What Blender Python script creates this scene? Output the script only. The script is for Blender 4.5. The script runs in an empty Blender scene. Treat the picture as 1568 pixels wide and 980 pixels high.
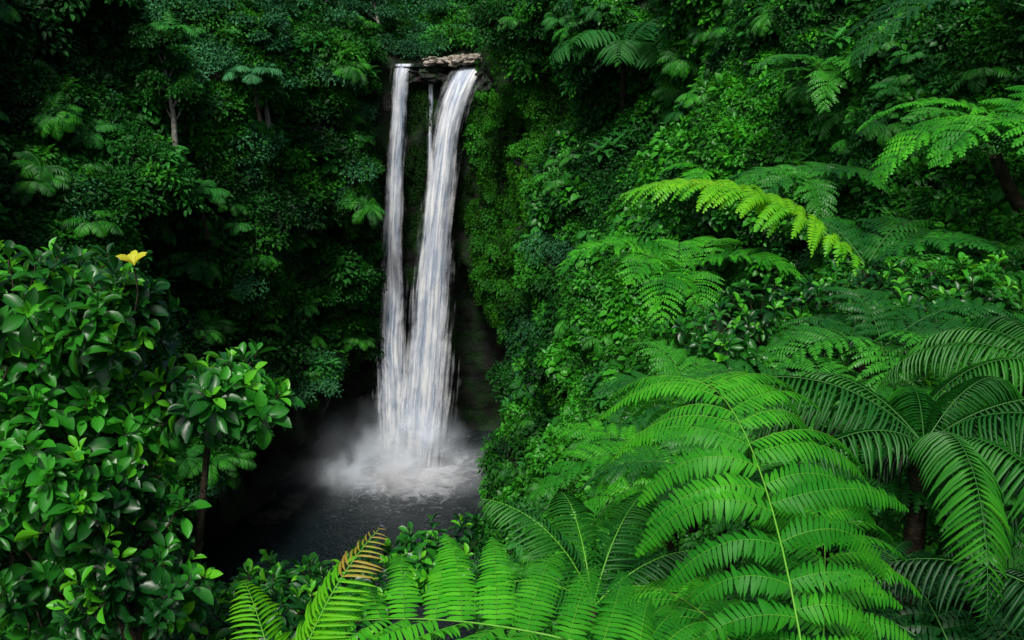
import bpy, math, numpy as np, bmesh
from mathutils import Vector, Matrix, noise
rng=np.random.default_rng(7)
C=51.5
UP=np.array([0,0,1.0])
def nz(v):
    return v/np.maximum(np.linalg.norm(v,axis=-1,keepdims=True),1e-9)
scene=bpy.context.scene
# ---------------------------------------------------------------- mesh builder
class MB:
    def __init__(s): s.v=[];s.f=[];s.n=0
    def add(s,v,faces,mat=0):
        v=np.asarray(v,float).reshape(-1,3)
        for f in faces:
            f=np.asarray(f,int)
            if len(f): s.f.append((f+s.n,mat))
        s.v.append(v); s.n+=len(v)
    def mesh(s,name,mats,smooth=True):
        me=bpy.data.meshes.new(name)
        V=np.concatenate(s.v)
        me.vertices.add(len(V)); me.vertices.foreach_set("co",V.astype(np.float32).ravel())
        loops=np.concatenate([f.ravel() for f,m in s.f])
        tot=np.concatenate([np.full(len(f),f.shape[1]) for f,m in s.f])
        mi=np.concatenate([np.full(len(f),m) for f,m in s.f])
        st=np.concatenate([[0],np.cumsum(tot)[:-1]])
        me.loops.add(len(loops)); me.loops.foreach_set("vertex_index",loops.astype(np.int32))
        me.polygons.add(len(tot)); me.polygons.foreach_set("loop_start",st.astype(np.int32))
        me.polygons.foreach_set("loop_total",tot.astype(np.int32))
        for m in mats: me.materials.append(m)
        me.polygons.foreach_set("material_index",mi.astype(np.int32))
        me.polygons.foreach_set("use_smooth",np.full(len(tot),smooth))
        me.update(calc_edges=True); me.validate()
        return me
    def obj(s,name,mats,smooth=True):
        o=bpy.data.objects.new(name,s.mesh(name,mats,smooth)); scene.collection.objects.link(o); return o
def tube(mb,pts,rad,sides=5,mat=0):
    pts=np.asarray(pts,float); n=len(pts); rad=np.broadcast_to(rad,(n,))
    t=nz(np.gradient(pts,axis=0)); ref=np.array([0.31,0.17,0.93]) if abs(t[0,2])<.85 else np.array([1.0,0.1,0])
    a=nz(np.cross(t,ref)); b=np.cross(t,a)
    an=np.arange(sides)*2*math.pi/sides
    v=pts[:,None]+rad[:,None,None]*(np.cos(an)[None,:,None]*a[:,None]+np.sin(an)[None,:,None]*b[:,None])
    i=np.arange(n-1)[:,None]*sides; j=np.arange(sides)[None]; k=(j+1)%sides
    f=np.stack([i+j,i+k,i+sides+k,i+sides+j],-1).reshape(-1,4)
    mb.add(v,[f],mat)
def leaf_tpl(xs,ws,droop,fold):
    v=[];f=[]
    for x,w in zip(xs,ws):
        z=-droop*x*x
        v+= [(x,-w,z+fold*w),(x,0,z),(x,w,z+fold*w)]
    for i in range(len(xs)-1):
        a=i*3
        f+=[(a,a+1,a+4,a+3),(a+1,a+2,a+5,a+4)]
    return np.array(v,float),np.array(f)
TPL_FAR=(np.array([(0,0,0),(.5,-.5,.06),(1,0,-.2),(.5,.5,.06)],float),np.array([(0,2,1),(0,3,2)]))
TPL_MID=(np.array([(0,0,0),(.3,-.4,.06),(.7,-.36,-.02),(1,0,-.3),(.7,.36,-.02),(.3,.4,.06),(.45,0,-.05)],float),
         np.array([(0,6,1),(1,6,2),(2,6,3),(3,6,4),(4,6,5),(5,6,0)]))
TPL_NEAR=leaf_tpl([0,.1,.28,.5,.7,.86,.96,1.0],[.012,.03,.25,.42,.5,.38,.17,.01],.3,.35)
TPL_LONG=leaf_tpl([0,.2,.5,.8,1.0],[.1,.45,.5,.33,.02],.35,.2)
def leaves(mb,tpl,pos,T,N,L,W,mat=0):
    tv,tf=tpl; pos=np.asarray(pos,float)
    T=nz(T); N=nz(N-(N*T).sum(-1,keepdims=True)*T); S=np.cross(N,T)
    L=np.broadcast_to(L,(len(pos),))[:,None,None]; W=np.broadcast_to(W,(len(pos),))[:,None,None]
    v=pos[:,None]+tv[None,:,0:1]*L*T[:,None]+tv[None,:,1:2]*W*S[:,None]+tv[None,:,2:3]*L*N[:,None]
    f=(np.arange(len(pos))[:,None,None]*len(tv)+tf[None]).reshape(-1,tf.shape[1])
    mb.add(v,[f],mat)
# ---------------------------------------------------------------- materials
def newmat(name):
    m=bpy.data.materials.new(name); m.use_nodes=True; nt=m.node_tree; nt.nodes.clear()
    return m,nt,nt.nodes.new("ShaderNodeOutputMaterial")
def leafmat(name,a,b,c=None,rough=.45,trans=.3,spec=.3,obj=True,scale=.12):
    m,nt,out=newmat(name); N=nt.nodes.new; L=nt.links.new
    geo=N("ShaderNodeNewGeometry"); oi=N("ShaderNodeObjectInfo")
    mix=N("ShaderNodeMix"); mix.data_type='RGBA'; mix.inputs[6].default_value=(*a,1); mix.inputs[7].default_value=(*b,1)
    L(geo.outputs["Random Per Island"],mix.inputs[0])
    no=N("ShaderNodeTexNoise"); no.inputs["Scale"].default_value=scale; no.inputs["Detail"].default_value=3
    L(geo.outputs["Position"],no.inputs["Vector"])
    r=N("ShaderNodeValToRGB"); r.color_ramp.elements[0].position=.38; r.color_ramp.elements[1].position=.62
    L(no.outputs[0],r.inputs[0])
    m2=N("ShaderNodeMix"); m2.data_type='RGBA'; c=c or tuple(x*.5 for x in a)
    m2.inputs[6].default_value=(*c,1); L(mix.outputs[2],m2.inputs[7]); 
    ad=N("ShaderNodeMath"); ad.operation='MULTIPLY_ADD'; ad.use_clamp=True
    L(oi.outputs["Random"],ad.inputs[0]); ad.inputs[1].default_value=.6 if obj else 0; 
    ml=N("ShaderNodeMath"); ml.operation='MULTIPLY'; L(r.outputs[0],ml.inputs[0]); ml.inputs[1].default_value=.7 if obj else 1
    L(ml.outputs[0],ad.inputs[2]); L(ad.outputs[0],m2.inputs[0])
    p=N("ShaderNodeBsdfPrincipled"); p.inputs["Roughness"].default_value=rough; p.inputs["Specular IOR Level"].default_value=spec
    L(m2.outputs[2],p.inputs["Base Color"])
    tr=N("ShaderNodeBsdfTranslucent"); 
    hs=N("ShaderNodeHueSaturation"); hs.inputs["Hue"].default_value=.485; hs.inputs["Value"].default_value=1.5; L(m2.outputs[2],hs.inputs["Color"]); L(hs.outputs[0],tr.inputs[0])
    ms=N("ShaderNodeMixShader"); ms.inputs[0].default_value=trans; L(p.outputs[0],ms.inputs[1]); L(tr.outputs[0],ms.inputs[2])
    L(ms.outputs[0],out.inputs[0]); return m
def rockmat(name,a,b,scale=.4,rough=.8,moss=None,mossamt=.5,bump=.6):
    m,nt,out=newmat(name); N=nt.nodes.new; L=nt.links.new
    geo=N("ShaderNodeNewGeometry")
    no=N("ShaderNodeTexNoise"); no.inputs["Scale"].default_value=scale; no.inputs["Detail"].default_value=8; no.inputs["Roughness"].default_value=.65
    L(geo.outputs["Position"],no.inputs["Vector"])
    r=N("ShaderNodeValToRGB"); r.color_ramp.elements[0].position=.35; r.color_ramp.elements[1].position=.7
    r.color_ramp.elements[0].color=(*a,1); r.color_ramp.elements[1].color=(*b,1); L(no.outputs[0],r.inputs[0])
    col=r.outputs[0]
    if moss:
        n2=N("ShaderNodeTexNoise"); n2.inputs["Scale"].default_value=scale*.7; n2.inputs["Detail"].default_value=6; L(geo.outputs["Position"],n2.inputs["Vector"])
        r2=N("ShaderNodeValToRGB"); r2.color_ramp.elements[0].position=1-mossamt-.08; r2.color_ramp.elements[1].position=1-mossamt+.08; L(n2.outputs[0],r2.inputs[0])
        mx=N("ShaderNodeMix"); mx.data_type='RGBA'; L(r2.outputs[0],mx.inputs[0]); L(col,mx.inputs[6]); mx.inputs[7].default_value=(*moss,1); col=mx.outputs[2]
    p=N("ShaderNodeBsdfPrincipled"); p.inputs["Roughness"].default_value=rough; p.inputs["Specular IOR Level"].default_value=.25; L(col,p.inputs["Base Color"])
    bp=N("ShaderNodeBump"); bp.inputs["Strength"].default_value=bump; bp.inputs["Distance"].default_value=.5; L(no.outputs[0],bp.inputs["Height"]); L(bp.outputs[0],p.inputs["Normal"])
    L(p.outputs[0],out.inputs[0]); return m
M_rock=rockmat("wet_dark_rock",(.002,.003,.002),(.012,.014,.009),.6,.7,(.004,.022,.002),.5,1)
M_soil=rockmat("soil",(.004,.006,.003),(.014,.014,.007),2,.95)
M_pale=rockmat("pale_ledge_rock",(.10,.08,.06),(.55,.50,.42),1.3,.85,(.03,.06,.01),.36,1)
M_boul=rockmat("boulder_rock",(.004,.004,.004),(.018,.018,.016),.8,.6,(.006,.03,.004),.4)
M_bark=rockmat("bark",(.02,.016,.01),(.07,.055,.035),6,.9)
M_barkp=rockmat("pale_bark",(.12,.12,.1),(.3,.3,.26),3,.8)
K=dict(rough=.55,spec=.2)
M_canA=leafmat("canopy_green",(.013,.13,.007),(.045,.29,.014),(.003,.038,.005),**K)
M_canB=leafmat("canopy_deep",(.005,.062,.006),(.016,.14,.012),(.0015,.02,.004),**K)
M_canC=leafmat("canopy_grey",(.022,.125,.042),(.06,.26,.09),(.005,.045,.018),**K)
M_ivy=leafmat("ivy_green",(.018,.135,.004),(.05,.25,.007),(.005,.05,.003),scale=.25,**K)
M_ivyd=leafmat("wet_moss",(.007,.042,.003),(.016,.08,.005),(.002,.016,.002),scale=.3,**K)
M_big=leafmat("broad_leaf",(.02,.17,.018),(.045,.28,.04),(.006,.07,.01),**K)
M_lush=leafmat("lush_leaf",(.018,.21,.009),(.065,.39,.016),(.005,.06,.006),rough=.42,spec=.35,scale=.6)
M_bush=leafmat("glossy_leaf",(.010,.13,.009),(.04,.30,.016),(.004,.05,.007),rough=.36,spec=.45,trans=.3,obj=False,scale=2.2)
M_young=leafmat("young_leaf",(.06,.38,.015),(.14,.48,.015),(.045,.31,.015),rough=.38,obj=False)
M_yel=leafmat("yellow_leaf",(.45,.55,.03),(.6,.5,.03),(.5,.5,.03),obj=False)
M_fernB=leafmat("fern_bright",(.04,.34,.010),(.095,.49,.018),(.018,.20,.010),rough=.5,trans=.34,spec=.2,obj=False,scale=1.6)
M_fernY=leafmat("fern_yellow_green",(.14,.50,.008),(.24,.60,.012),(.09,.42,.008),rough=.5,trans=.4,obj=False,scale=1.2)
M_fernM=leafmat("fern_mid",(.022,.20,.012),(.055,.33,.018),(.008,.10,.010),obj=False,scale=.8)
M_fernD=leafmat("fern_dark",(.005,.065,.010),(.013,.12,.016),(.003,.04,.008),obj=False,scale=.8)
M_rib=leafmat("fern_rib",(.10,.38,.03),(.15,.41,.03),(.10,.34,.03),obj=False,trans=.1)
M_ribD=leafmat("fern_rib_dark",(.03,.14,.02),(.05,.17,.03),(.03,.12,.02),obj=False,trans=.1)
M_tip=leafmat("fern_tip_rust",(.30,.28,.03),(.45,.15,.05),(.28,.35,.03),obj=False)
# ---------------------------------------------------------------- gorge wall
#  x,y, ztop(rel C), lean, undercut z, undercut depth, foliage
tab=[(-40,-6,6,.15,0,0,1),(-41,15,6,.15,0,0,1),(-40,35,6,.15,0,0,1),(-39,55,5,.12,2,0,1),(-37,70,4,.12,8,3,1),(-32.5,84,2,.1,13,5,1),(-25.5,94,0,.06,14,6,1),(-18.8,102.5,-2,.02,14,6,1),
 (-15.8,106,-3.6,0,14,4,.7),(-9.5,107,-4.2,0,26,3,.5),(-6,106,-4,0,24,4,.7),(-3.2,104,-2.5,0,21,6,1),(0,101.5,0,.03,16,6,1),(4.8,95,3,.06,10,4,1),(7,85,4,.1,5,1,1),(8.3,70,4,.12,0,0,1),
 (9.0,50,4,.2,0,0,1),(9.2,35,4,.3,0,0,1),(8.9,22,4,.4,0,0,1),(9.8,12,3.5,.5,0,0,1),(12,3,3,.5,0,0,1),(14,-8,3,.5,0,0,1)]
tab=np.array(tab,float)
seg=np.r_[0,np.cumsum(np.linalg.norm(np.diff(tab[:,:2],axis=0),axis=1))]
NS=420; ss=np.linspace(0,seg[-1],NS)
col=np.stack([np.interp(ss,seg,tab[:,i]) for i in range(7)],1)
k=np.ones(7)/7
for i in range(7):
    p=np.pad(col[:,i],3,mode='edge'); col[:,i]=np.convolve(p,k,'valid')
tg=nz(np.gradient(col[:,:2],axis=0)); nout=np.stack([-tg[:,1],tg[:,0]],1)
def sm(x): x=np.clip(x,0,1); return x*x*(3-2*x)
NZ=100; NT=26
def wallpoint(i,j):
    x,y,zt,lean,zc,ud,fol=col[i]; n=nout[i]
    if j<NZ:
        z=-3+(C+zt+3)*j/(NZ-1); w=0
    else:
        q=(j-NZ+1)/NT; w=q*q*45+q*3; z=C+zt+w*.55
    off=lean*(z-C) if w==0 else lean*zt
    off+=w
    off+=ud*(1-float(sm((z-zc+2.5)/4)))
    p=Vector((x,y,z))
    notch=float(sm((abs(x+9.5)-5.5)/6)) if y>98 else 1
    amp=.3+1.15*notch
    nn=noise.noise(p*.09)*4.4+noise.noise(p*.22+Vector((5,1,2)))*3.4+noise.noise(p*.8)*.5
    dist=math.hypot(x,y); amp*=min(1,dist/60+.15)
    off-=nn*amp
    if notch<.6: off-=.7*noise.noise(Vector((x*.9,y*.9,z*.25)))+.35*noise.noise(p*1.5)
    zz=z+(noise.noise(p*.15+Vector((9,9,9)))*2.5*min(1,w/6) if w>0 else 0)
    return (x+n[0]*off,y+n[1]*off,zz)
W=np.array([[wallpoint(i,j) for j in range(NZ+NT)] for i in range(NS)])
i=np.arange(NS-1)[:,None]*(NZ+NT); j=np.arange(NZ+NT-1)[None]
F=np.stack([i+j,i+NZ+NT+j,i+NZ+NT+j+1,i+j+1],-1).reshape(-1,4)
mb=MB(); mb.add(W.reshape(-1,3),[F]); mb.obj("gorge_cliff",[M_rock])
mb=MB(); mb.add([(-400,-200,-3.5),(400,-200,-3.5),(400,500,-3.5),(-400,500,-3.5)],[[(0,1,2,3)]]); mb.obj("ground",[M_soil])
mb=MB(); v=[];n=60
for a in range(n):
    for b in range(12):
        x=-200+400*a/(n-1); y=170+b*14; z=C-20+b*7+noise.noise(Vector((x*.02,y*.02,0)))*14
        v.append((x,y,z))
f=[(a*12+b,(a+1)*12+b,(a+1)*12+b+1,a*12+b+1) for a in range(n-1) for b in range(11)]
mb.add(v,[f]); M_hill=rockmat("distant_forest",(.01,.05,.03),(.03,.11,.05),.25,.9); mb.obj("distant_hill",[M_hill])
def bankz(x,y):
    z=C-1.9-.5*max(0,y-.3)-1.9*max(0,y-5.2)+.45*max(0,x-1.5)+.12*max(0,-x-1.5)
    return z+noise.noise(Vector((x*.8,y*.8,3)))*.25
nx,ny=90,70; v=[(-12+26*a/(nx-1),-6+19*b/(ny-1)) for a in range(nx) for b in range(ny)]
v=[(x,y,bankz(x,y)) for x,y in v]
f=[(a*ny+b,(a+1)*ny+b,(a+1)*ny+b+1,a*ny+b+1) for a in range(nx-1) for b in range(ny-1)]
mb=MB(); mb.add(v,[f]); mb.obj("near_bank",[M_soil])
# ---------------------------------------------------------------- clump sources
def rd(n): return nz(rng.normal(size=(n,3)))
lib=bpy.data.collections.new("foliage_library")
def addlib(name,mb,mats):
    o=bpy.data.objects.new(name,mb.mesh(name,mats)); lib.objects.link(o)
def clump_into(mb,center,R,n,leaf,tpl=TPL_FAR,mat=0,sub=8,squash=.75,wr=.62):
    subs=rd(sub); subs[:,2]=np.abs(subs[:,2])*.9-.15; subs=subs*.55*R*np.array([1,1,squash]); subs[0]=0
    si=rng.integers(0,sub,n); d=rd(n); d[:,2]=np.where(d[:,2]<-.35,-d[:,2],d[:,2])
    rr=R*(.3+.25*rng.random(n))
    pos=center+subs[si]+d*rr[:,None]*np.array([1,1,squash])
    N=nz(d*.55+UP*.6+rng.normal(size=(n,3))*.28)
    T=nz(d*1.0-UP*.45+rng.normal(size=(n,3))*.35)
    L=leaf*(.6+.8*rng.random(n))
    leaves(mb,tpl,pos,T,N,L,L*wr,mat)
for q,(m,n,l) in enumerate([(M_canA,340,.20),(M_canA,260,.27),(M_canB,380,.19),(M_canC,420,.16),(M_canB,240,.3)]):
    mb=MB(); clump_into(mb,np.zeros(3),1.15,n,l,TPL_MID if q in(1,4) else TPL_FAR); addlib("clump_%02d"%q,mb,[m])
def vine(mat):
    mb=MB()
    for s in range(16):
        bx=rng.uniform(-.8,.8);by=rng.uniform(-.3,.3);ln=rng.uniform(1.,2.4);n=int(ln*26)
        t=rng.random(n); pos=np.stack([bx+rng.normal(size=n)*.09,by+rng.normal(size=n)*.09,.5-t*ln],1)
        T=nz(rng.normal(size=(n,3))*.5-UP*.9); N=nz(rng.normal(size=(n,3))*.45+UP*.7+nz(pos*np.array([1,1,0])+1e-3)*.3)
        L=.11+.09*rng.random(n); leaves(mb,TPL_FAR,pos,T,N,L,L*.8)
    return mb
for q in range(2): addlib("clump_%02d"%(5+q),vine(0),[M_ivy])
mb=MB()
for r in range(5):
    c=rng.uniform(-.6,.6,3)*np.array([1,1,.5]); n=9
    a=np.arange(n)*2.4+rng.random(); th=np.linspace(.5,1.7,n)
    ax=nz(UP+rng.normal(size=3)*.25)
    h=np.stack([np.cos(a),np.sin(a),0*a],1)
    T=nz(ax*np.cos(th)[:,None]+h*np.sin(th)[:,None]); N=nz(ax*np.sin(th)[:,None]-h*np.cos(th)[:,None]*.8+UP*.4)
    leaves(mb,TPL_LONG,c+T*.12,T,N,.5+.2*rng.random(n),.24)
addlib("clump_07",mb,[M_big])
def simple_frond(mb,c,az,el,L,pl,npn,droop=1.5,wid=.16,mat=0,rib=0,tip=None,fwd=.5,hang=.25,rr=.012):
    t=np.linspace(0,1,npn); e=el-droop*t**1.2
    d=np.stack([np.cos(e)*math.cos(az),np.cos(e)*math.sin(az),np.sin(e)],1)
    p=np.asarray(c)+np.cumsum(d,0)*L/npn; S=nz(np.cross(d,UP)); Nn=np.cross(S,d)
    pr=pl*np.sin(np.pi*np.clip(t*.88+.1,0,1))**.6*rng.uniform(.9,1.1,npn)
    cut=npn if tip is None else int(npn*.72)
    for sg in(-1,1):
        for sl,mm in ((slice(2,cut),mat),(slice(cut,npn),tip)):
            if mm is None or len(p[sl])==0: continue
            TT=nz(S*sg+d*fwd-UP*hang+rng.normal(size=d.shape)*.06)
            leaves(mb,TPL_LONG,p[sl],TT[sl],Nn[sl],pr[sl],np.maximum(pr[sl]*wid,.002*L),mm)
    tube(mb,p,np.linspace(rr,rr*.25,npn)*L,4,rib)
def simple_rosette(mb,c,nf,L,pl,npn,mat=0,tilt=0.6,droop=1.5,wid=.16):
    for f in range(nf):
        simple_frond(mb,c,f*2*math.pi/nf+rng.normal()*.2,tilt+rng.normal()*.2,L,pl,npn,droop,wid,mat,mat)
mb=MB(); simple_rosette(mb,np.zeros(3),11,1.5,.42,22); addlib("clump_08",mb,[M_fernM])
mb=MB(); simple_rosette(mb,np.zeros(3),9,1.2,.36,16,wid=.3); addlib("clump_09",mb,[M_big])
mb=MB(); clump_into(mb,np.zeros(3),1.15,300,.24,TPL_MID,wr=.7); addlib("clump_10",mb,[M_lush])
mb=MB(); clump_into(mb,np.zeros(3),1.15,170,.4,TPL_MID,wr=.85); addlib("clump_11",mb,[M_lush])
addlib("clump_12",vine(0),[M_ivyd])
def instancer(name,P,Rm,S,I):
    me=bpy.data.meshes.new(name); me.vertices.add(len(P)); me.vertices.foreach_set("co",np.asarray(P,np.float32).ravel())
    for nm,ty,dat,key in(("rot",'FLOAT_VECTOR',Rm,"vector"),("scl",'FLOAT',S,"value"),("idx",'INT',I,"value")):
        a=me.attributes.new(nm,ty,'POINT'); a.data.foreach_set(key,np.asarray(dat,np.int32 if ty=='INT' else np.float32).ravel())
    me.update(); o=bpy.data.objects.new(name,me); scene.collection.objects.link(o)
    ng=bpy.data.node_groups.get("scatter_foliage")
    if not ng:
        ng=bpy.data.node_groups.new("scatter_foliage","GeometryNodeTree")
        ng.interface.new_socket("Geometry",in_out='INPUT',socket_type='NodeSocketGeometry'); ng.interface.new_socket("Geometry",in_out='OUTPUT',socket_type='NodeSocketGeometry')
        N=ng.nodes.new; gi=N("NodeGroupInput");go=N("NodeGroupOutput");ip=N("GeometryNodeInstanceOnPoints");ci=N("GeometryNodeCollectionInfo")
        ci.inputs["Collection"].default_value=lib; ci.inputs["Separate Children"].default_value=True; ci.inputs["Reset Children"].default_value=True
        ip.inputs["Pick Instance"].default_value=True
        def na(n,t):
            a=N("GeometryNodeInputNamedAttribute"); a.data_type=t; a.inputs["Name"].default_value=n
            return [x for x in a.outputs if x.enabled and x.name=="Attribute"][0]
        L=ng.links.new
        L(gi.outputs[0],ip.inputs["Points"]); L(ci.outputs[0],ip.inputs["Instance"]); L(na("idx",'INT'),ip.inputs["Instance Index"])
        L(na("rot",'FLOAT_VECTOR'),ip.inputs["Rotation"]); L(na("scl",'FLOAT'),ip.inputs["Scale"]); L(ip.outputs[0],go.inputs[0])
    md=o.modifiers.new("scatter",'NODES'); md.node_group=ng; return o
def euler(axis,spin):
    z=Vector(axis).normalized(); q=Vector((0,0,1)).rotation_difference(z)
    return (q.to_matrix()@Matrix.Rotation(spin,3,'Z')).to_euler()
A=W[:-1,:-1];B=W[1:,:-1];D=W[:-1,1:]
cr=np.cross(B-A,D-A); area=np.linalg.norm(cr,axis=2); nrm=-nz(cr)
cen=(A+B+D+W[1:,1:])/4
gi=np.stack([-nout[:-1,0],-nout[:-1,1]],1)
flip=np.sign((nrm[:,:,0]*gi[:,None,0]+nrm[:,:,1]*gi[:,None,1])+nrm[:,:,2]*.7); nrm=nrm*flip[:,:,None]
dist=np.linalg.norm(cen-np.array([0,0,C]),axis=2)
sc=np.clip(.0165*dist,.24,1.5)
fol=np.repeat(col[:-1,6][:,None],W.shape[1]-1,1); zc=np.repeat(col[:-1,4][:,None],W.shape[1]-1,1)
vis=(cen[:,:,1]>2)&(np.abs(cen[:,:,0])<cen[:,:,1]*.72+6)&(cen[:,:,2]>C-.85*cen[:,:,1]-4)&(cen[:,:,2]<C+.16*cen[:,:,1]+5)
isw=np.arange(W.shape[1]-1)[None,:]<NZ
ok=vis&((cen[:,:,2]>zc+rng.normal(size=zc.shape)*1.5)|(dist<40))&((isw)|(fol>.75)|(cen[:,:,1]>109))
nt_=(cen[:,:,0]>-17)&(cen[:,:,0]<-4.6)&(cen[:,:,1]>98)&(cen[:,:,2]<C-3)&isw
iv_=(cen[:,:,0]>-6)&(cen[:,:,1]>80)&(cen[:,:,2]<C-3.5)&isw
dens=2.0/sc**2*area*ok*np.where(nt_,3.0,np.where(iv_,1.7,1))
cnt=rng.poisson(dens)
P=[];R=[];S=[];I=[]
for a,b in zip(*np.nonzero(cnt)):
    for _ in range(cnt[a,b]):
        u,w=rng.random(2); p=A[a,b]+(B[a,b]-A[a,b])*u+(D[a,b]-A[a,b])*w
        n=nrm[a,b]; s=sc[a,b]*rng.uniform(.55,1.35); x,y,z=p
        r=rng.random(); patch=noise.noise(Vector((x,y,z))*.12)+rng.normal()*.15
        if -10.5<x<-.8 and 99<y<109 and z>C-6.2:
            if rng.random()<.8: continue
            s*=.35
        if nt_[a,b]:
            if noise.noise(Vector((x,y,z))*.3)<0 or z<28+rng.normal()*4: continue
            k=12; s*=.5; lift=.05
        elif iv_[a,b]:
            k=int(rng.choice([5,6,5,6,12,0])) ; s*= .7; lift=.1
        else:
            lift=.35
            shade=(x<-29 and rng.random()<min(.85,(-29-x)*.16)) or (y<32 and x>6 and z>C-1.2 and rng.random()<.7)  # far left and upper right get darker leaves, shade put into leaf colour
            if r<.03: k=8
            elif r<.05: k=7
            elif r<.07: k=9
            elif r<.14 and isw[0,b]: k=5+int(rng.integers(2))
            elif shade: k=int(rng.choice([2,4]))
            elif y<60 and x>0 and patch>-.15: k=int(rng.choice([10,11,10,1]))
            elif patch>.22: k=3
            elif patch>.0: k=int(rng.choice([0,1]))
            elif patch>-.15: k=int(rng.choice([0,2,1]))
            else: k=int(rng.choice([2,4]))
        if k in(7,8,9): s*=1.1; lift=.8
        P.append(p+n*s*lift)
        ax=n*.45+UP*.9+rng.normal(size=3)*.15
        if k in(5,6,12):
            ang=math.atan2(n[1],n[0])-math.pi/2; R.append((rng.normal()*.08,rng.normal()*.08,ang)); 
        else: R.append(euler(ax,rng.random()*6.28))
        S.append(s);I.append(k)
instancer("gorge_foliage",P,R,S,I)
P=[];R=[];S=[];I=[]
for _ in range(1500):
    x=rng.uniform(-6,9);y=rng.uniform(2.2,8.5); s=rng.uniform(.12,.26)
    P.append((x,y,bankz(x,y)+s*.3));R.append(euler((0,.3,1),rng.random()*6.28));S.append(s);I.append(int(rng.choice([1,4,2,4,0])))
instancer("bank_undergrowth",P,R,S,I)
# ---------------------------------------------------------------- trees
def tree(x,y,z0,h,R,mat,bark,nb=11,leaf=.34,low=.25):
    mb=MB(); zz=np.linspace(0,1,9)
    wob=np.stack([noise.noise(Vector((x,y,t*2)))*1.2*np.array([1,1]) for t in zz])
    tr=np.stack([x+wob[:,0]*zz,y-wob[:,1]*zz,z0+zz*h*.85],1); tube(mb,tr,np.linspace(.32,.07,9)*h/12,7,0)
    for b in range(nb):
        t=low+(1-low)*(b+.5)/nb; p0=tr[min(8,int(t*8))]; az=b*2.4+rng.random(); rr=R*(1.1-.5*t)*rng.uniform(.6,1.05)
        p2=p0+np.array([math.cos(az)*rr,math.sin(az)*rr,h*.1+rng.uniform(0,1)]); pm=(p0+p2)/2+UP*.4
        tube(mb,[p0,pm,p2],[.09*h/12,.06*h/12,.02],5,0)
        clump_into(mb,p2,R*rng.uniform(.38,.6),int(420),leaf*rng.uniform(.8,1.2),TPL_FAR,1,sub=10,squash=.6)
        clump_into(mb,pm,R*.35,200,leaf,TPL_FAR,1,sub=6)
    mb.obj("rainforest_tree",[bark,mat])
for t in [(-21,105,-4,13,3.6,M_canC,M_barkp),(-27,98,-4,15,4.2,M_canC,M_barkp),(-33,90,-4,13,4,M_canA,M_bark),(-39,81,-3,14,4.5,M_canB,M_bark),
          (-24,89,-9,11,2.6,M_canC,M_barkp),(-30,80,-10,11,2.8,M_canB,M_barkp),
          (-16,112,-4,12,3.6,M_canC,M_barkp),(-10,119,-4,15,4,M_canC,M_barkp),(-4,122,-4,12,4,M_canC,M_bark),(.6,111,-4,14,2.6,M_canA,M_barkp),(4,106,-3,16,3.4,M_canB,M_bark),
          (8,97,-1,14,3.6,M_canA,M_bark),(10,82,-2,12,3.2,M_canA,M_barkp),(11,66,-2,11,3.2,M_canB,M_bark),(11.5,50,-3,10,2.8,M_canA,M_bark)]:
    tree(t[0],t[1],C+t[2],*t[3:])
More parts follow.
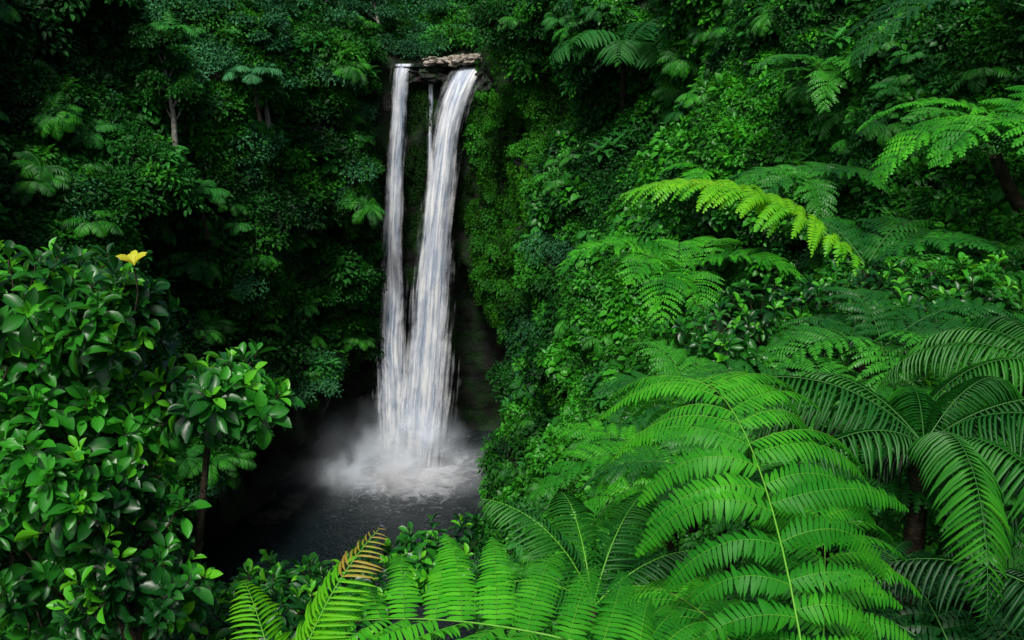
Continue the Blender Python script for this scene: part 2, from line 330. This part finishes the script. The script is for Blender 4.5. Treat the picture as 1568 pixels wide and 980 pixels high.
# ---------------------------------------------------------------- ferns
def frond(mb,base,az,elev,L,droop,PL,npair=16,pin=.07,spc=.022,sag=.7,bend=0,t0=.1,mats=(0,1),stalkr=.009,lean0=8,lean1=45,tpow=3):
    base=np.asarray(base,float); n=40; ts=np.linspace(0,1,n); el=elev-droop*ts**1.3; azs=az+bend*ts
    d=np.stack([np.cos(el)*np.cos(azs),np.cos(el)*np.sin(azs),np.sin(el)],1)
    P=base+np.r_[np.zeros((1,3)),np.cumsum(d[:-1],0)]*L/(n-1)
    tube(mb,P[::2],np.linspace(stalkr,.0015,20),5,mats[1])
    for i in range(npair):
        tt=t0+(1-t0)*((i+.3)/npair)**.95
        for sg in(-1,1):
            t=min(.99,tt+sg*.006+rng.normal()*.006)
            T=nz(np.array([np.interp(t,ts,d[:,k]) for k in range(3)])); p=np.array([np.interp(t,ts,P[:,k]) for k in range(3)])
            S=nz(np.array([math.sin(az+bend*t),-math.cos(az+bend*t),0])); N=np.cross(S,T)
            w=(.55+.45*float(sm((t-t0)/.3)))*max(0,1-t**tpow)**.75+.05
            ln=PL*w*rng.uniform(.82,1.1); an=math.radians(lean0+(lean1-lean0)*t+rng.normal()*6)
            D=sg*S*math.cos(an)+T*math.sin(an); m=12; s=np.linspace(0,1,m)
            dd=nz(D[None]+N[None]*(.35*(1-s))[:,None]-UP[None]*(sag*rng.uniform(.6,1.4)*s**1.3)[:,None]+T[None]*(rng.uniform(-.15,.35)*s)[:,None])
            pp=p+np.r_[np.zeros((1,3)),np.cumsum(dd[:-1],0)]*ln/(m-1)
            tube(mb,pp+N*.001,np.linspace(stalkr*.33,.0006,m),3,mats[1])
            kk=max(5,int(ln/spc)); q=(np.arange(kk)+.6)/kk
            pos=np.stack([np.interp(q,s,pp[:,k]) for k in range(3)],1); tn=nz(np.stack([np.interp(q,s,dd[:,k]) for k in range(3)],1))
            tw=rng.normal()*.25
            Nn=nz(N-(tn*N).sum(1,keepdims=True)*tn); lat=np.cross(tn,Nn); Nn=nz(Nn+lat*tw); lat=np.cross(tn,Nn)
            ql=pin*(w**.5)*np.minimum(1,.6+q*3)*np.clip(1-q**2.6,0,1)**.7+.006; ww=ln/kk*.43
            for g in(-1,1):
                j=rng.normal(size=(kk,1))*.1
                Dp=nz(g*lat+tn*(.32+j)-Nn*(.25+j)); Q=ql[:,None]*rng.uniform(.82,1.12,(kk,1))
                v=np.stack([pos-tn*ww*.9,pos+tn*ww*.9,pos+Dp*Q*.35+tn*ww*1.0,pos+Dp*Q*.35-tn*ww*.95,pos+Dp*Q*.75+tn*ww*.7-Nn*Q*.09,pos+Dp*Q*.75-tn*ww*.6-Nn*Q*.09,pos+Dp*Q-Nn*Q*.22+tn*ww*.3],1)
                o=np.arange(kk)[:,None]*7
                mb.add(v,[o+np.array([[0,1,2,3]]),o+np.array([[3,2,4,5]]),o+np.array([[5,4,6]])],mats[0])
def R_(a): return math.radians(a)
def fern(name,fr,mats,trunk=None):
    mb=MB()
    for f in fr: frond(mb,**f)
    if trunk:
        p0,p1,r=trunk; t=np.linspace(0,1,8)[:,None]; tube(mb,np.array(p0)*(1-t)+np.array(p1)*t+np.array([.03,.02,0])*np.sin(t*6),np.linspace(r*1.3,r,8),9,len(mats)-1)
    return mb.obj(name,mats)
def crown(c,n,L,PL,el=(30,60),droop=1.5,az0=0,azr=360,**k):
    out=[]
    for i in range(n):
        out.append(dict(base=c,az=R_(az0+azr*i/n+rng.normal()*8),elev=R_(rng.uniform(*el)),L=L*rng.uniform(.8,1.1),droop=droop*rng.uniform(.8,1.2),PL=PL,bend=rng.normal()*.25,**k))
    return out
c=np.array([1.02,2.35,C-2.32])
fr=[dict(base=c,az=R_(90),elev=R_(48),L=2.85,droop=1.85,PL=.62,npair=20,pin=.08,spc=.021,sag=1.8,t0=.1,stalkr=.0045,tpow=5,bend=.1,lean0=5,lean1=28),
    dict(base=c,az=R_(72),elev=R_(28),L=2.1,droop=1.3,PL=.46,npair=16,pin=.066,spc=.02,sag=1.3,stalkr=.004),
    dict(base=c,az=R_(110),elev=R_(18),L=1.6,droop=1.3,PL=.38,npair=16,pin=.058,spc=.02,sag=1.2,stalkr=.004),
    dict(base=c,az=R_(50),elev=R_(8),L=1.4,droop=1.1,PL=.38,npair=14,pin=.06,spc=.02,sag=1.1,stalkr=.004),
    dict(base=c,az=R_(138),elev=R_(0),L=.95,droop=.9,PL=.33,npair=12,pin=.055,spc=.02,sag=.8,stalkr=.004),
    dict(base=c,az=R_(15),elev=R_(-5),L=.9,droop=.9,PL=.32,npair=12,pin=.055,spc=.02,stalkr=.004)]
fern("fern_plant",fr,[M_fernB,M_rib,M_bark],trunk=((1.02,2.35,C-3.6),c,.05))
c=np.array([.60,2.25,C-1.9])
fr=[dict(base=c,az=R_(163),elev=R_(10),L=1.4,droop=.6,PL=.62,npair=11,pin=.08,spc=.02,sag=.5,t0=.12,lean0=0,lean1=30,stalkr=.005),
    dict(base=c,az=R_(180),elev=R_(-16),L=1.3,droop=.4,PL=.42,npair=12,pin=.065,spc=.02,sag=.6,t0=.2,stalkr=.005),
    dict(base=c,az=R_(118),elev=R_(-8),L=.95,droop=.8,PL=.34,npair=12,pin=.06,spc=.02,sag=.6,t0=.14,stalkr=.004),
    dict(base=c,az=R_(75),elev=R_(-22),L=.9,droop=.7,PL=.32,npair=12,pin=.055,spc=.02,sag=.6,stalkr=.004)]
fern("fern_plant",fr,[M_fernB,M_rib,M_bark],trunk=((.60,2.25,C-3.3),c,.05))
mb=MB(); b0=np.array([-.76,2.4,C-2.2])
simple_frond(mb,b0,R_(48),R_(72),.72,.14,36,.8,.09,0,1,tip=2,fwd=.7,rr=.006)
simple_frond(mb,b0,R_(120),R_(65),.55,.12,28,1.1,.09,0,1,fwd=.7,rr=.006); simple_frond(mb,b0,R_(5),R_(45),.65,.13,30,1.2,.09,0,1,fwd=.7,rr=.006)
simple_frond(mb,b0,R_(80),R_(40),.6,.13,30,1.2,.09,0,1,fwd=.7,rr=.006)
tube(mb,[(-.76,2.4,C-3.1),b0],[.02,.01],6,3); mb.obj("fern_plant",[M_fernY,M_rib,M_tip,M_bark])
mb=MB(); b0=np.array([.45,4.2,C-3.05])
for az,el in((150,70),(100,55),(200,50),(60,60),(20,45)): simple_frond(mb,b0,R_(az),R_(el),.95,.19,36,1.4,.1,0,1,fwd=.6,rr=.006)
tube(mb,[(.45,4.2,C-4.3),b0],[.03,.02],6,2); mb.obj("fern_plant",[M_fernM,M_rib,M_bark])
for (x,y,z,L,n,m) in [(1.45,5.2,-2.8,1.15,10,M_fernM),(1.3,6.3,-3.4,1.2,10,M_fernB),(2.6,4.3,-2.4,1.2,8,M_fernM),(1.9,3.1,-2.6,1.1,8,M_fernD),(2.4,6.0,-2.8,1.3,9,M_fernM),(1.1,4.0,-3.05,.85,9,M_fernM),(3.2,7.2,-2.6,1.4,9,M_fernM),(1.7,7.4,-3.3,1.2,9,M_fernM)]:
    c=np.array([x,y,C+z]); fern("fern_plant",crown(c,n,L,L*.25,el=(20,50),droop=1.6,npair=17,pin=.045,spc=.024,stalkr=.005),[m,M_ribD,M_bark],trunk=((x,y,C+z-1.2),c,.05))
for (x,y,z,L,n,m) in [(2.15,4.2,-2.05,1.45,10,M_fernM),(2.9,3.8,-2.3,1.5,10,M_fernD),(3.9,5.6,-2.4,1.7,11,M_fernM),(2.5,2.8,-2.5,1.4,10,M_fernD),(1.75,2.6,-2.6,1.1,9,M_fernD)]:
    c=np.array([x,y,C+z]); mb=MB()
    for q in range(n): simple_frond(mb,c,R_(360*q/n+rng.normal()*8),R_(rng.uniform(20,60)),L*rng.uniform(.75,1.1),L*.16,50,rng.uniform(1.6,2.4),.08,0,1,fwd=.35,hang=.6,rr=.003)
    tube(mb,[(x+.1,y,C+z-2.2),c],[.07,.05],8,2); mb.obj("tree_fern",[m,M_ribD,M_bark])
c=np.array([4.2,10.2,C-2.65])
fr=[dict(base=c,az=R_(163),elev=R_(40),L=3.2,droop=1.1,PL=.9,npair=28,pin=.10,spc=.04,sag=1.4,t0=.06,stalkr=.012)]
fr2=crown(c,6,2.0,.5,el=(20,45),droop=1.5,az0=-70,azr=200,npair=16,pin=.1,spc=.05,stalkr=.015)
fern("tree_fern",fr,[M_fernY,M_rib,M_bark],trunk=((4.5,10.3,C-6),c,.1))
fern("tree_fern",fr2,[M_fernM,M_ribD,M_bark],trunk=((4.56,10.35,C-6),c+np.array([.06,.05,0]),.1))
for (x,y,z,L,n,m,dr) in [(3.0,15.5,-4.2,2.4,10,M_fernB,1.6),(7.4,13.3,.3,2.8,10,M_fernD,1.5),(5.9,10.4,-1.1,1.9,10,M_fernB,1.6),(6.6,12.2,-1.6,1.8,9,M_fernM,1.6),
                         (6.6,19,-.9,2.0,9,M_fernM,1.6),(7.4,24,.7,2.2,9,M_fernM,1.5),(6.3,16,-2.6,1.7,8,M_fernM,1.5),(5.0,8.8,-2.9,1.7,9,M_fernM,1.6),(4.9,15,-2.4,1.8,9,M_fernM,1.6),(5.2,22,-3.4,2.0,9,M_fernB,1.6)]:
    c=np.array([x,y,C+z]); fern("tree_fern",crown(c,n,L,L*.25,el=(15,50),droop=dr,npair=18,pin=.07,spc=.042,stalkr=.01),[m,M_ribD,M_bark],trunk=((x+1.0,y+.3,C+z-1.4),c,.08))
def palm(x,y,z,s,m):
    mb=MB(); simple_rosette(mb,np.array([x,y,z]),11,s,s*.34,24,0,tilt=.8,droop=1.5,wid=.2)
    tube(mb,[(x+.3,y+.3,z-4),(x+.1,y+.1,z-2),(x,y,z)],[.2,.16,.13],7,1); mb.obj("palm_tree",[m,M_bark])
palm(5.4,45,C-1.2,4.2,M_big); palm(-24,85,C-4.0,3.2,M_canC); palm(-28,79,C-14,3,M_big)
# ---------------------------------------------------------------- left shrubs
def rosettes(mb,cs,axes,ll,nl=9,young=.22):
    for c,ax in zip(cs,axes):
        n=nl+int(rng.integers(-2,3)); a=np.arange(n)*2.4+rng.random()*6; th=np.linspace(.3,1.75,n)+rng.normal(size=n)*.15
        ax=nz(ax); r1=nz(np.cross(ax,[.3,.9,.2])); r2=np.cross(ax,r1); h=np.cos(a)[:,None]*r1+np.sin(a)[:,None]*r2
        T=nz(ax*np.cos(th)[:,None]+h*np.sin(th)[:,None]); N=nz(ax*np.sin(th)[:,None]-h*np.cos(th)[:,None]+UP*.35+rng.normal(size=(n,3))*.2)
        L=ll*(.5+.55*np.linspace(0,1,n)**.6)*rng.uniform(.65,1.25,n); pos=c-ax*(np.linspace(0,.1,n)[:,None])
        ny=4 if rng.random()<young else 0
        if ny: leaves(mb,TPL_NEAR,pos[:ny],T[:ny],N[:ny],L[:ny],L[:ny]*.45,1)
        leaves(mb,TPL_NEAR,pos[ny:],T[ny:],N[ny:],L[ny:],L[ny:]*rng.uniform(.38,.55,n-ny),0)
def shrub(lobes,root,ll,dens,name="broadleaf_shrub",yel=None,young=.22):
    mb=MB(); root=np.array(root,float)
    for lb in lobes:
        cx,cy,cz,rx,ry,rz=lb[:6]; dm=lb[6] if len(lb)>6 else 1
        c=np.array([cx,cy,cz]); r=np.array([rx,ry,rz])
        mid=(root+c)/2+rng.normal(size=3)*.08; tube(mb,[root,mid,c],[.03,.022,.014],6,2)
        n=int(dm*dens*(rx*rz+ry*rz+rx*ry)*4); d=rd(n); d=d[(d[:,1]<.55)&(d[:,2]>-.75)]
        k=.6+.42*rng.random(len(d)); k+=np.array([noise.noise(Vector(q*2.6)+Vector((cx,cy,cz)))*.4 for q in d])
        pos=c+d*r*k[:,None]; ax=nz(d*.7+UP*.6+rng.normal(size=d.shape)*.3)
        rosettes(mb,pos,ax,ll,young=young*(1.5 if dm>=1 else .6))
        for p,a in zip(pos,ax):
            if rng.random()<.7:
                s0=c+(p-c)*.35; tube(mb,[s0,(s0+p)/2-UP*.03,p-a*.04,p],[.006,.005,.004,.003],4,2)
    if yel is not None:
        y=np.array(yel,float); n=6;a=np.arange(n)*1.9+.4;h=np.stack([np.cos(a),np.sin(a),0*a],1)
        leaves(mb,TPL_NEAR,y+0*h,h*.8+UP*1.1+np.array([0,-.3,0]),UP*.6-h*.7+np.array([0,-.5,0]),rng.uniform(.05,.085,n),.035,3)
        tube(mb,[y-UP*.35+np.array([-.1,.1,0]),y-UP*.12,y],[.006,.004,.003],4,2)
    mb.obj(name,[M_bush,M_young,M_bark,M_yel])
shrub([(-2.3,3.9,C-1.32,.55,.45,.42),(-1.78,3.75,C-1.2,.27,.3,.22,1.2),(-2.0,3.7,C-1.85,.4,.45,.35,.8),(-2.5,3.9,C-2.4,.6,.5,.6,.5),(-1.42,3.9,C-1.62,.36,.35,.15,1.3),(-1.78,3.6,C-2.4,.42,.4,.35,.55)],
      (-2.0,4.2,C-3.8),.125,90,yel=(-1.58,3.6,C-.93),young=.25)
shrub([(-1.15,4.4,C-3.1,.5,.4,.25),(-.5,4.7,C-3.05,.3,.3,.16),(-1.4,4.0,C-3.1,.5,.4,.35),(-.85,3.7,C-3.1,.4,.3,.25)],(-1.0,4.6,C-4),.10,115)
shrub([(2.5,8.6,C-2.9,.8,.6,.55),(3.6,8.6,C-2.7,.9,.6,.6),(2.0,7.8,C-3.5,.5,.5,.4),(3.2,7.0,C-3.1,.6,.5,.5),(4.6,8.6,C-2.6,.7,.6,.5)],(3.6,9.4,C-6),.14,42,name="climbing_vine",young=.25)
# ---------------------------------------------------------------- rocks
def rock(mb,c,r,seed,mat=0,rough=.3):
    bm=bmesh.new(); bmesh.ops.create_icosphere(bm,subdivisions=4,radius=1)
    v=np.array([q.co[:] for q in bm.verts]); f=np.array([[w.index for w in q.verts] for q in bm.faces]); bm.free()
    d=np.array([1+rough*(noise.noise(Vector(q)*1.3+Vector((seed,0,0)))*1.6+noise.noise(Vector(q)*3.5+Vector((seed,0,0)))*.8+noise.noise(Vector(q)*9)*.25) for q in v])
    v=np.sign(v)*np.abs(v)**.8*d[:,None]*np.array(r)+np.array(c); mb.add(v,[f],mat)
mb=MB()
for q in range(17):
    t=q/16; x=-8.6+8.2*t+rng.normal()*.3; s=rng.uniform(.7,1.5)
    rock(mb,(x,105.2-.9*max(0,t-.6)*2+rng.uniform(-.5,1.6),C-3.35+.35*rng.random()),(s,s*.8,rng.uniform(.25,.5)),q*7.+1,0,.5)
for q,(c,r) in enumerate([((-1.9,104,C-5.0),(1.4,1.3,1.3)),((-9,105.8,C-4.9),(1.8,1.4,1.0)),((-11,106,C-4.8),(1.3,1,.8)),((-3.0,104.4,C-4.5),(1.0,1,.8)),((-.6,103.3,C-5.4),(1.0,1,1.1))]): rock(mb,c,r,q*5.+50,1,.5)
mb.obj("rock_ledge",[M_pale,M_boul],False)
mb=MB()
for q in range(26):
    if q<16: c=(rng.uniform(-2.0,3.5),rng.uniform(86,103),rng.uniform(-.3,.8)); 
    else: c=(rng.uniform(-31,-24),rng.uniform(84,101),rng.uniform(-.5,.1))
    s=rng.uniform(.6,1.7); rock(mb,c,(s,s*.9,s*.7),q*3.3)
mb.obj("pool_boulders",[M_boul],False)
# ---------------------------------------------------------------- water
def mathnode(nt):
    def f(op,a,b,c=False):
        x=nt.nodes.new("ShaderNodeMath"); x.operation=op; x.use_clamp=c
        for k,q in enumerate((a,b)):
            if isinstance(q,(int,float)): x.inputs[k].default_value=q
            else: nt.links.new(q,x.inputs[k])
        return x.outputs[0]
    return f
m,nt,out=newmat("pool_water"); N=nt.nodes.new; L=nt.links.new; f=mathnode(nt)
geo=N("ShaderNodeNewGeometry")
sub=N("ShaderNodeVectorMath"); sub.operation='SUBTRACT'; L(geo.outputs["Position"],sub.inputs[0]); sub.inputs[1].default_value=(-12.0,98.4,0)
ln=N("ShaderNodeVectorMath"); ln.operation='LENGTH'; L(sub.outputs[0],ln.inputs[0])
n1=N("ShaderNodeTexNoise"); n1.inputs["Scale"].default_value=.6; n1.inputs["Detail"].default_value=8; n1.inputs["Roughness"].default_value=.65; n1.inputs["Distortion"].default_value=1.2; L(geo.outputs["Position"],n1.inputs["Vector"])
n2=N("ShaderNodeTexNoise"); n2.inputs["Scale"].default_value=1.1; n2.inputs["Detail"].default_value=5; n2.inputs["Distortion"].default_value=2.0; L(geo.outputs["Position"],n2.inputs["Vector"])
q=f('ADD',f('MULTIPLY',ln.outputs["Value"],-.14),.85); foam=f('SUBTRACT',f('ADD',q,f('MULTIPLY',n1.outputs[0],1.8)),.70,True)
foam2=f('MULTIPLY',f('SUBTRACT',f('ADD',f('MULTIPLY',ln.outputs["Value"],-.03),f('MULTIPLY',n2.outputs[0],1.4)),.46,True),.35)
foam=f('MAXIMUM',foam,foam2)
pb=N("ShaderNodeBsdfPrincipled"); pb.inputs["Base Color"].default_value=(.004,.009,.010,1); pb.inputs["Roughness"].default_value=.18; pb.inputs["Specular IOR Level"].default_value=.4
bp=N("ShaderNodeBump"); bp.inputs["Strength"].default_value=.8; bp.inputs["Distance"].default_value=.3; L(n2.outputs[0],bp.inputs["Height"]); L(bp.outputs[0],pb.inputs["Normal"])
pf=N("ShaderNodeBsdfDiffuse"); pf.inputs[0].default_value=(.80,.88,.98,1)
mx=N("ShaderNodeMixShader"); L(foam,mx.inputs[0]); L(pb.outputs[0],mx.inputs[1]); L(pf.outputs[0],mx.inputs[2]); L(mx.outputs[0],out.inputs[0])
M_pool=m
mb=MB(); mb.add([(-60,20,0),(30,20,0),(30,118,0),(-60,118,0)],[[(0,1,2,3)]]); mb.obj("plunge_pool",[M_pool])
def fallmat(name,lo,hi,seed,sx=1.0,bright=.88,edge=1.7,dark=(.30,.41,.60)):
    m,nt,out=newmat(name); N=nt.nodes.new; L=nt.links.new; f=mathnode(nt)
    uv=N("ShaderNodeAttribute"); uv.attribute_name="flow"
    mp=N("ShaderNodeMapping"); mp.inputs["Location"].default_value=(seed,seed*2,0); mp.inputs["Scale"].default_value=(sx*3.0,.08,1); L(uv.outputs["Vector"],mp.inputs[0])
    no=N("ShaderNodeTexNoise"); no.inputs["Scale"].default_value=1; no.inputs["Detail"].default_value=5; no.inputs["Roughness"].default_value=.55; no.inputs["Distortion"].default_value=.4; L(mp.outputs[0],no.inputs["Vector"])
    mp2=N("ShaderNodeMapping"); mp2.inputs["Location"].default_value=(seed+3,seed,0); mp2.inputs["Scale"].default_value=(sx*1.1,.28,1); L(uv.outputs["Vector"],mp2.inputs[0])
    nb=N("ShaderNodeTexNoise"); nb.inputs["Detail"].default_value=6; nb.inputs["Scale"].default_value=1; nb.inputs["Roughness"].default_value=.6; L(mp2.outputs[0],nb.inputs["Vector"])
    sx_=N("ShaderNodeSeparateXYZ"); L(uv.outputs["Vector"],sx_.inputs[0])
    s=f('ADD',f('MULTIPLY',no.outputs[0],.55),f('MULTIPLY',nb.outputs[0],.45))
    s2=f('ADD',s,f('MULTIPLY',f('SUBTRACT',sx_.outputs[2],.5),.42))
    mr=N("ShaderNodeMapRange"); mr.interpolation_type='SMOOTHSTEP'; mr.inputs[1].default_value=lo; mr.inputs[2].default_value=hi; L(s2,mr.inputs[0])
    al=f('MULTIPLY',mr.outputs[0],f('MULTIPLY',sx_.outputs[2],edge,True),True)
    d=N("ShaderNodeBsdfDiffuse"); cr=N("ShaderNodeValToRGB"); cr.color_ramp.elements[0].color=(*[x*bright for x in dark],1); cr.color_ramp.elements[1].color=(.95*bright,.98*bright,1.0*bright,1)
    cr.color_ramp.elements[0].position=.36; cr.color_ramp.elements[1].position=.58; L(s,cr.inputs[0]); L(cr.outputs[0],d.inputs[0])
    t=N("ShaderNodeBsdfTranslucent"); L(cr.outputs[0],t.inputs[0]); a1=N("ShaderNodeMixShader"); a1.inputs[0].default_value=.12; L(d.outputs[0],a1.inputs[1]); L(t.outputs[0],a1.inputs[2])
    tr=N("ShaderNodeBsdfTransparent"); ms=N("ShaderNodeMixShader"); L(al,ms.inputs[0]); L(tr.outputs[0],ms.inputs[1]); L(a1.outputs[0],ms.inputs[2]); L(ms.outputs[0],out.inputs[0])
    return m
def flowobj(name,V,FL,F,mat,parent):
    mb=MB(); mb.add(V,[F]); me=mb.mesh(name,[mat]); at=me.attributes.new("flow",'FLOAT_VECTOR','POINT'); at.data.foreach_set("vector",np.array(FL,np.float32).ravel())
    ob=bpy.data.objects.new(name,me); scene.collection.objects.link(ob); ob.parent=parent; return ob
def ribbon(name,keys,mat,yoff=0,bulge=.6,seed=0,grow=1.0,parent=None):
    K=np.array(keys,float); n=160; m=17; zs=np.linspace(K[0,0],K[-1,0],n)
    o=np.argsort(K[:,0]); f=lambda c:np.interp(zs,K[o,0],K[o,c])
    l,r,y=f(1),f(2),f(3)
    for _ in range(8):
        for q in(l,r,y): q[1:-1]=(q[:-2]+q[2:]+2*q[1:-1])/4
    V=[];FL=[]
    for i in range(n):
        cx=(l[i]+r[i])/2; hw=(r[i]-l[i])/2*grow
        hw*=1+.22*noise.noise(Vector((seed,zs[i]*.22,0)))+.10*noise.noise(Vector((seed,zs[i]*1.1,3)))
        cx+=.25*noise.noise(Vector((seed+4,zs[i]*.15,0)))
        for j in range(m):
            a=-1+2*j/(m-1)
            yy=y[i]+yoff-bulge*(1-a*a)+.35*noise.noise(Vector((a*3+seed,zs[i]*.12,1)))
            V.append((cx+a*hw,yy,zs[i]+C)); FL.append((a*hw*.75+seed*3,zs[i],1-abs(a)**1.5))
    ii=np.arange(n-1)[:,None]*m; jj=np.arange(m-1)[None]; F=np.stack([ii+jj,ii+jj+1,ii+m+jj+1,ii+m+jj],-1).reshape(-1,4)
    return flowobj(name,V,FL,F,mat,parent)
wf=bpy.data.objects.new("waterfall",None); scene.collection.objects.link(wf)
main=[(-3.8,-6.6,-3.0,106.4),(-4.3,-7.0,-3.4,104.6),(-7.0,-8.0,-4.6,103.2),(-10.7,-8.9,-5.7,102.5),(-18,-10.2,-6.6,101.8),(-25.6,-11.3,-7.0,101.3),(-33.7,-12.7,-7.1,101),(-41.9,-14.2,-7.3,100.6),(-51.6,-16,-7.8,100.2)]
left=[(-3.5,-13.4,-11.4,106.2),(-3.9,-13.5,-11.5,105),(-10.9,-14.2,-12.2,104.3),(-18.4,-15.0,-12.8,104),(-26.2,-15.7,-12.9,103.5),(-34.4,-16.3,-13.0,103.2),(-42.9,-17.2,-12.6,103),(-51.6,-18.4,-11.4,102.8)]
Fa=fallmat("white_water",.28,.52,1.3); Fb=fallmat("white_water_streaks",.42,.66,6.1,1.5); Fc=fallmat("thin_water",.42,.80,3.7,1.3,.8,1.2)
Fd=fallmat("side_water",.36,.66,2.2,1.5,.78)
ribbon("main_fall_core",main,Fa,.3,.7,1,.88,wf); ribbon("main_fall_streaks",main,Fb,-.3,.8,2,1.05,wf); ribbon("main_fall_spray",main,Fc,-.7,.6,5,1.45,wf)
ribbon("side_fall_core",left,Fd,.2,.3,3,1.0,wf); ribbon("side_fall_streaks",left,Fc,-.15,.4,4,1.45,wf)
ribbon("trickle",[(-4.2,-9.6,-8.9,105.6),(-12,-10,-9.2,105.2),(-25,-10.6,-9,104.9)],Fc,0,.1,8,1.3,wf)
def spraymat(name,amp,seed,colr=(.80,.90,1)):
    m,nt,out=newmat(name); N=nt.nodes.new; L=nt.links.new; f=mathnode(nt)
    at=N("ShaderNodeAttribute"); at.attribute_name="flow"; sp=N("ShaderNodeSeparateXYZ"); L(at.outputs["Vector"],sp.inputs[0])
    geo=N("ShaderNodeNewGeometry"); mp=N("ShaderNodeMapping"); mp.inputs["Location"].default_value=(seed,0,seed); mp.inputs["Scale"].default_value=(.2,.2,.28); L(geo.outputs["Position"],mp.inputs[0])
    no=N("ShaderNodeTexNoise"); no.inputs["Scale"].default_value=1; no.inputs["Detail"].default_value=5; no.inputs["Roughness"].default_value=.5; no.inputs["Distortion"].default_value=.6; L(mp.outputs[0],no.inputs["Vector"])
    mr=N("ShaderNodeMapRange"); mr.interpolation_type='SMOOTHSTEP'; mr.inputs[1].default_value=.28; mr.inputs[2].default_value=.75; L(no.outputs[0],mr.inputs[0])
    al=f('MULTIPLY',f('MULTIPLY',mr.outputs[0],sp.outputs[2]),amp,True)
    d=N("ShaderNodeBsdfDiffuse"); d.inputs[0].default_value=(*colr,1)
    t=N("ShaderNodeBsdfTranslucent"); t.inputs[0].default_value=(*colr,1)
    a2=N("ShaderNodeMixShader"); a2.inputs[0].default_value=.25; L(d.outputs[0],a2.inputs[1]); L(t.outputs[0],a2.inputs[2])
    tr=N("ShaderNodeBsdfTransparent"); ms=N("ShaderNodeMixShader"); L(al,ms.inputs[0]); L(tr.outputs[0],ms.inputs[1]); L(a2.outputs[0],ms.inputs[2]); L(ms.outputs[0],out.inputs[0]); return m
def spray(name,cx,cy,wd,ht,depth,amp,seed,pa=1.0):
    nu,nv=41,21; V=[];FL=[]
    for a in range(nu):
        u=-1+2*a/(nu-1)
        for b in range(nv):
            v=b/(nv-1); V.append((cx+u*wd,cy+depth*u*u-3*(1-v)**1.5+.5*noise.noise(Vector((u*3,v*3,seed))),v*ht+.02))
            r=math.sqrt(u*u+v*v); FL.append((u,v,(max(0,1-r)**pa)*min(1,v*5+.1)))
    ii=np.arange(nu-1)[:,None]*nv; jj=np.arange(nv-1)[None]; F=np.stack([ii+jj,ii+nv+jj,ii+nv+jj+1,ii+jj+1],-1).reshape(-1,4)
    flowobj(name,V,FL,F,spraymat(name+"_droplets",amp,seed),wf)
spray("spray_curtain_a",-12.0,98.9,8,9,3,1.4,3,1.15); spray("spray_curtain_b",-17,96.6,15,9.5,5,.85,11,1.2); spray("spray_curtain_c",-13,94.2,15,6,3,.55,23,1.2)
mb=MB(); mb.add([(-13.6,105,C-3.75),(-3,105,C-3.95),(-2,118,C-3.3),(-13,118,C-3.3)],[[(0,1,2,3)]]); mb.obj("river",[M_pool])
m,nt,out=newmat("mist_vapour"); N=nt.nodes.new; L=nt.links.new; f=mathnode(nt)
tc=N("ShaderNodeTexCoord"); g=N("ShaderNodeTexGradient"); g.gradient_type='SPHERICAL'; L(tc.outputs["Object"],g.inputs[0])
no=N("ShaderNodeTexNoise"); no.inputs["Scale"].default_value=2.4; no.inputs["Detail"].default_value=3; L(tc.outputs["Object"],no.inputs["Vector"])
dn=f('MULTIPLY',f('POWER',g.outputs[0],1.1),f('MULTIPLY',f('SUBTRACT',no.outputs[0],.4,True),.7))
vs=N("ShaderNodeVolumeScatter"); vs.inputs["Color"].default_value=(.80,.92,1,1); L(dn,vs.inputs["Density"]); L(vs.outputs[0],out.inputs["Volume"])
bm=bmesh.new(); bmesh.ops.create_icosphere(bm,subdivisions=3,radius=1); me=bpy.data.meshes.new("mist"); bm.to_mesh(me); bm.free(); me.materials.append(m)
o=bpy.data.objects.new("mist",me); o.location=(-15.5,96,1.0); o.scale=(18,12,9); scene.collection.objects.link(o)
# ---------------------------------------------------------------- light, sky, camera
w=bpy.data.worlds.new("World"); scene.world=w; w.use_nodes=True; nt=w.node_tree; bg=nt.nodes["Background"]
AZ=R_(192); EL=R_(55)
sky=nt.nodes.new("ShaderNodeTexSky"); sky.sky_type='NISHITA'; sky.sun_disc=False; sky.sun_elevation=EL; sky.sun_rotation=AZ; sky.dust_density=4
nt.links.new(sky.outputs[0],bg.inputs[0]); bg.inputs[1].default_value=.125
sd=bpy.data.lights.new("sun",'SUN'); sd.energy=3.8; sd.angle=R_(8); sd.color=(1,.97,.92); so=bpy.data.objects.new("sun",sd); scene.collection.objects.link(so)
dv=Vector((math.sin(AZ)*math.cos(EL),math.cos(AZ)*math.cos(EL),math.sin(EL)))
so.rotation_euler=dv.to_track_quat('Z','Y').to_euler()
cam=bpy.data.cameras.new("camera"); cam.lens=31.18; cam.sensor_width=36; cam.clip_end=1500; cam.clip_start=.05
co=bpy.data.objects.new("camera",cam); co.location=(0,0,C); co.rotation_euler=(R_(72),0,0); scene.collection.objects.link(co); scene.camera=co
scene.view_settings.view_transform='Standard'; scene.view_settings.look='None'; scene.view_settings.exposure=0
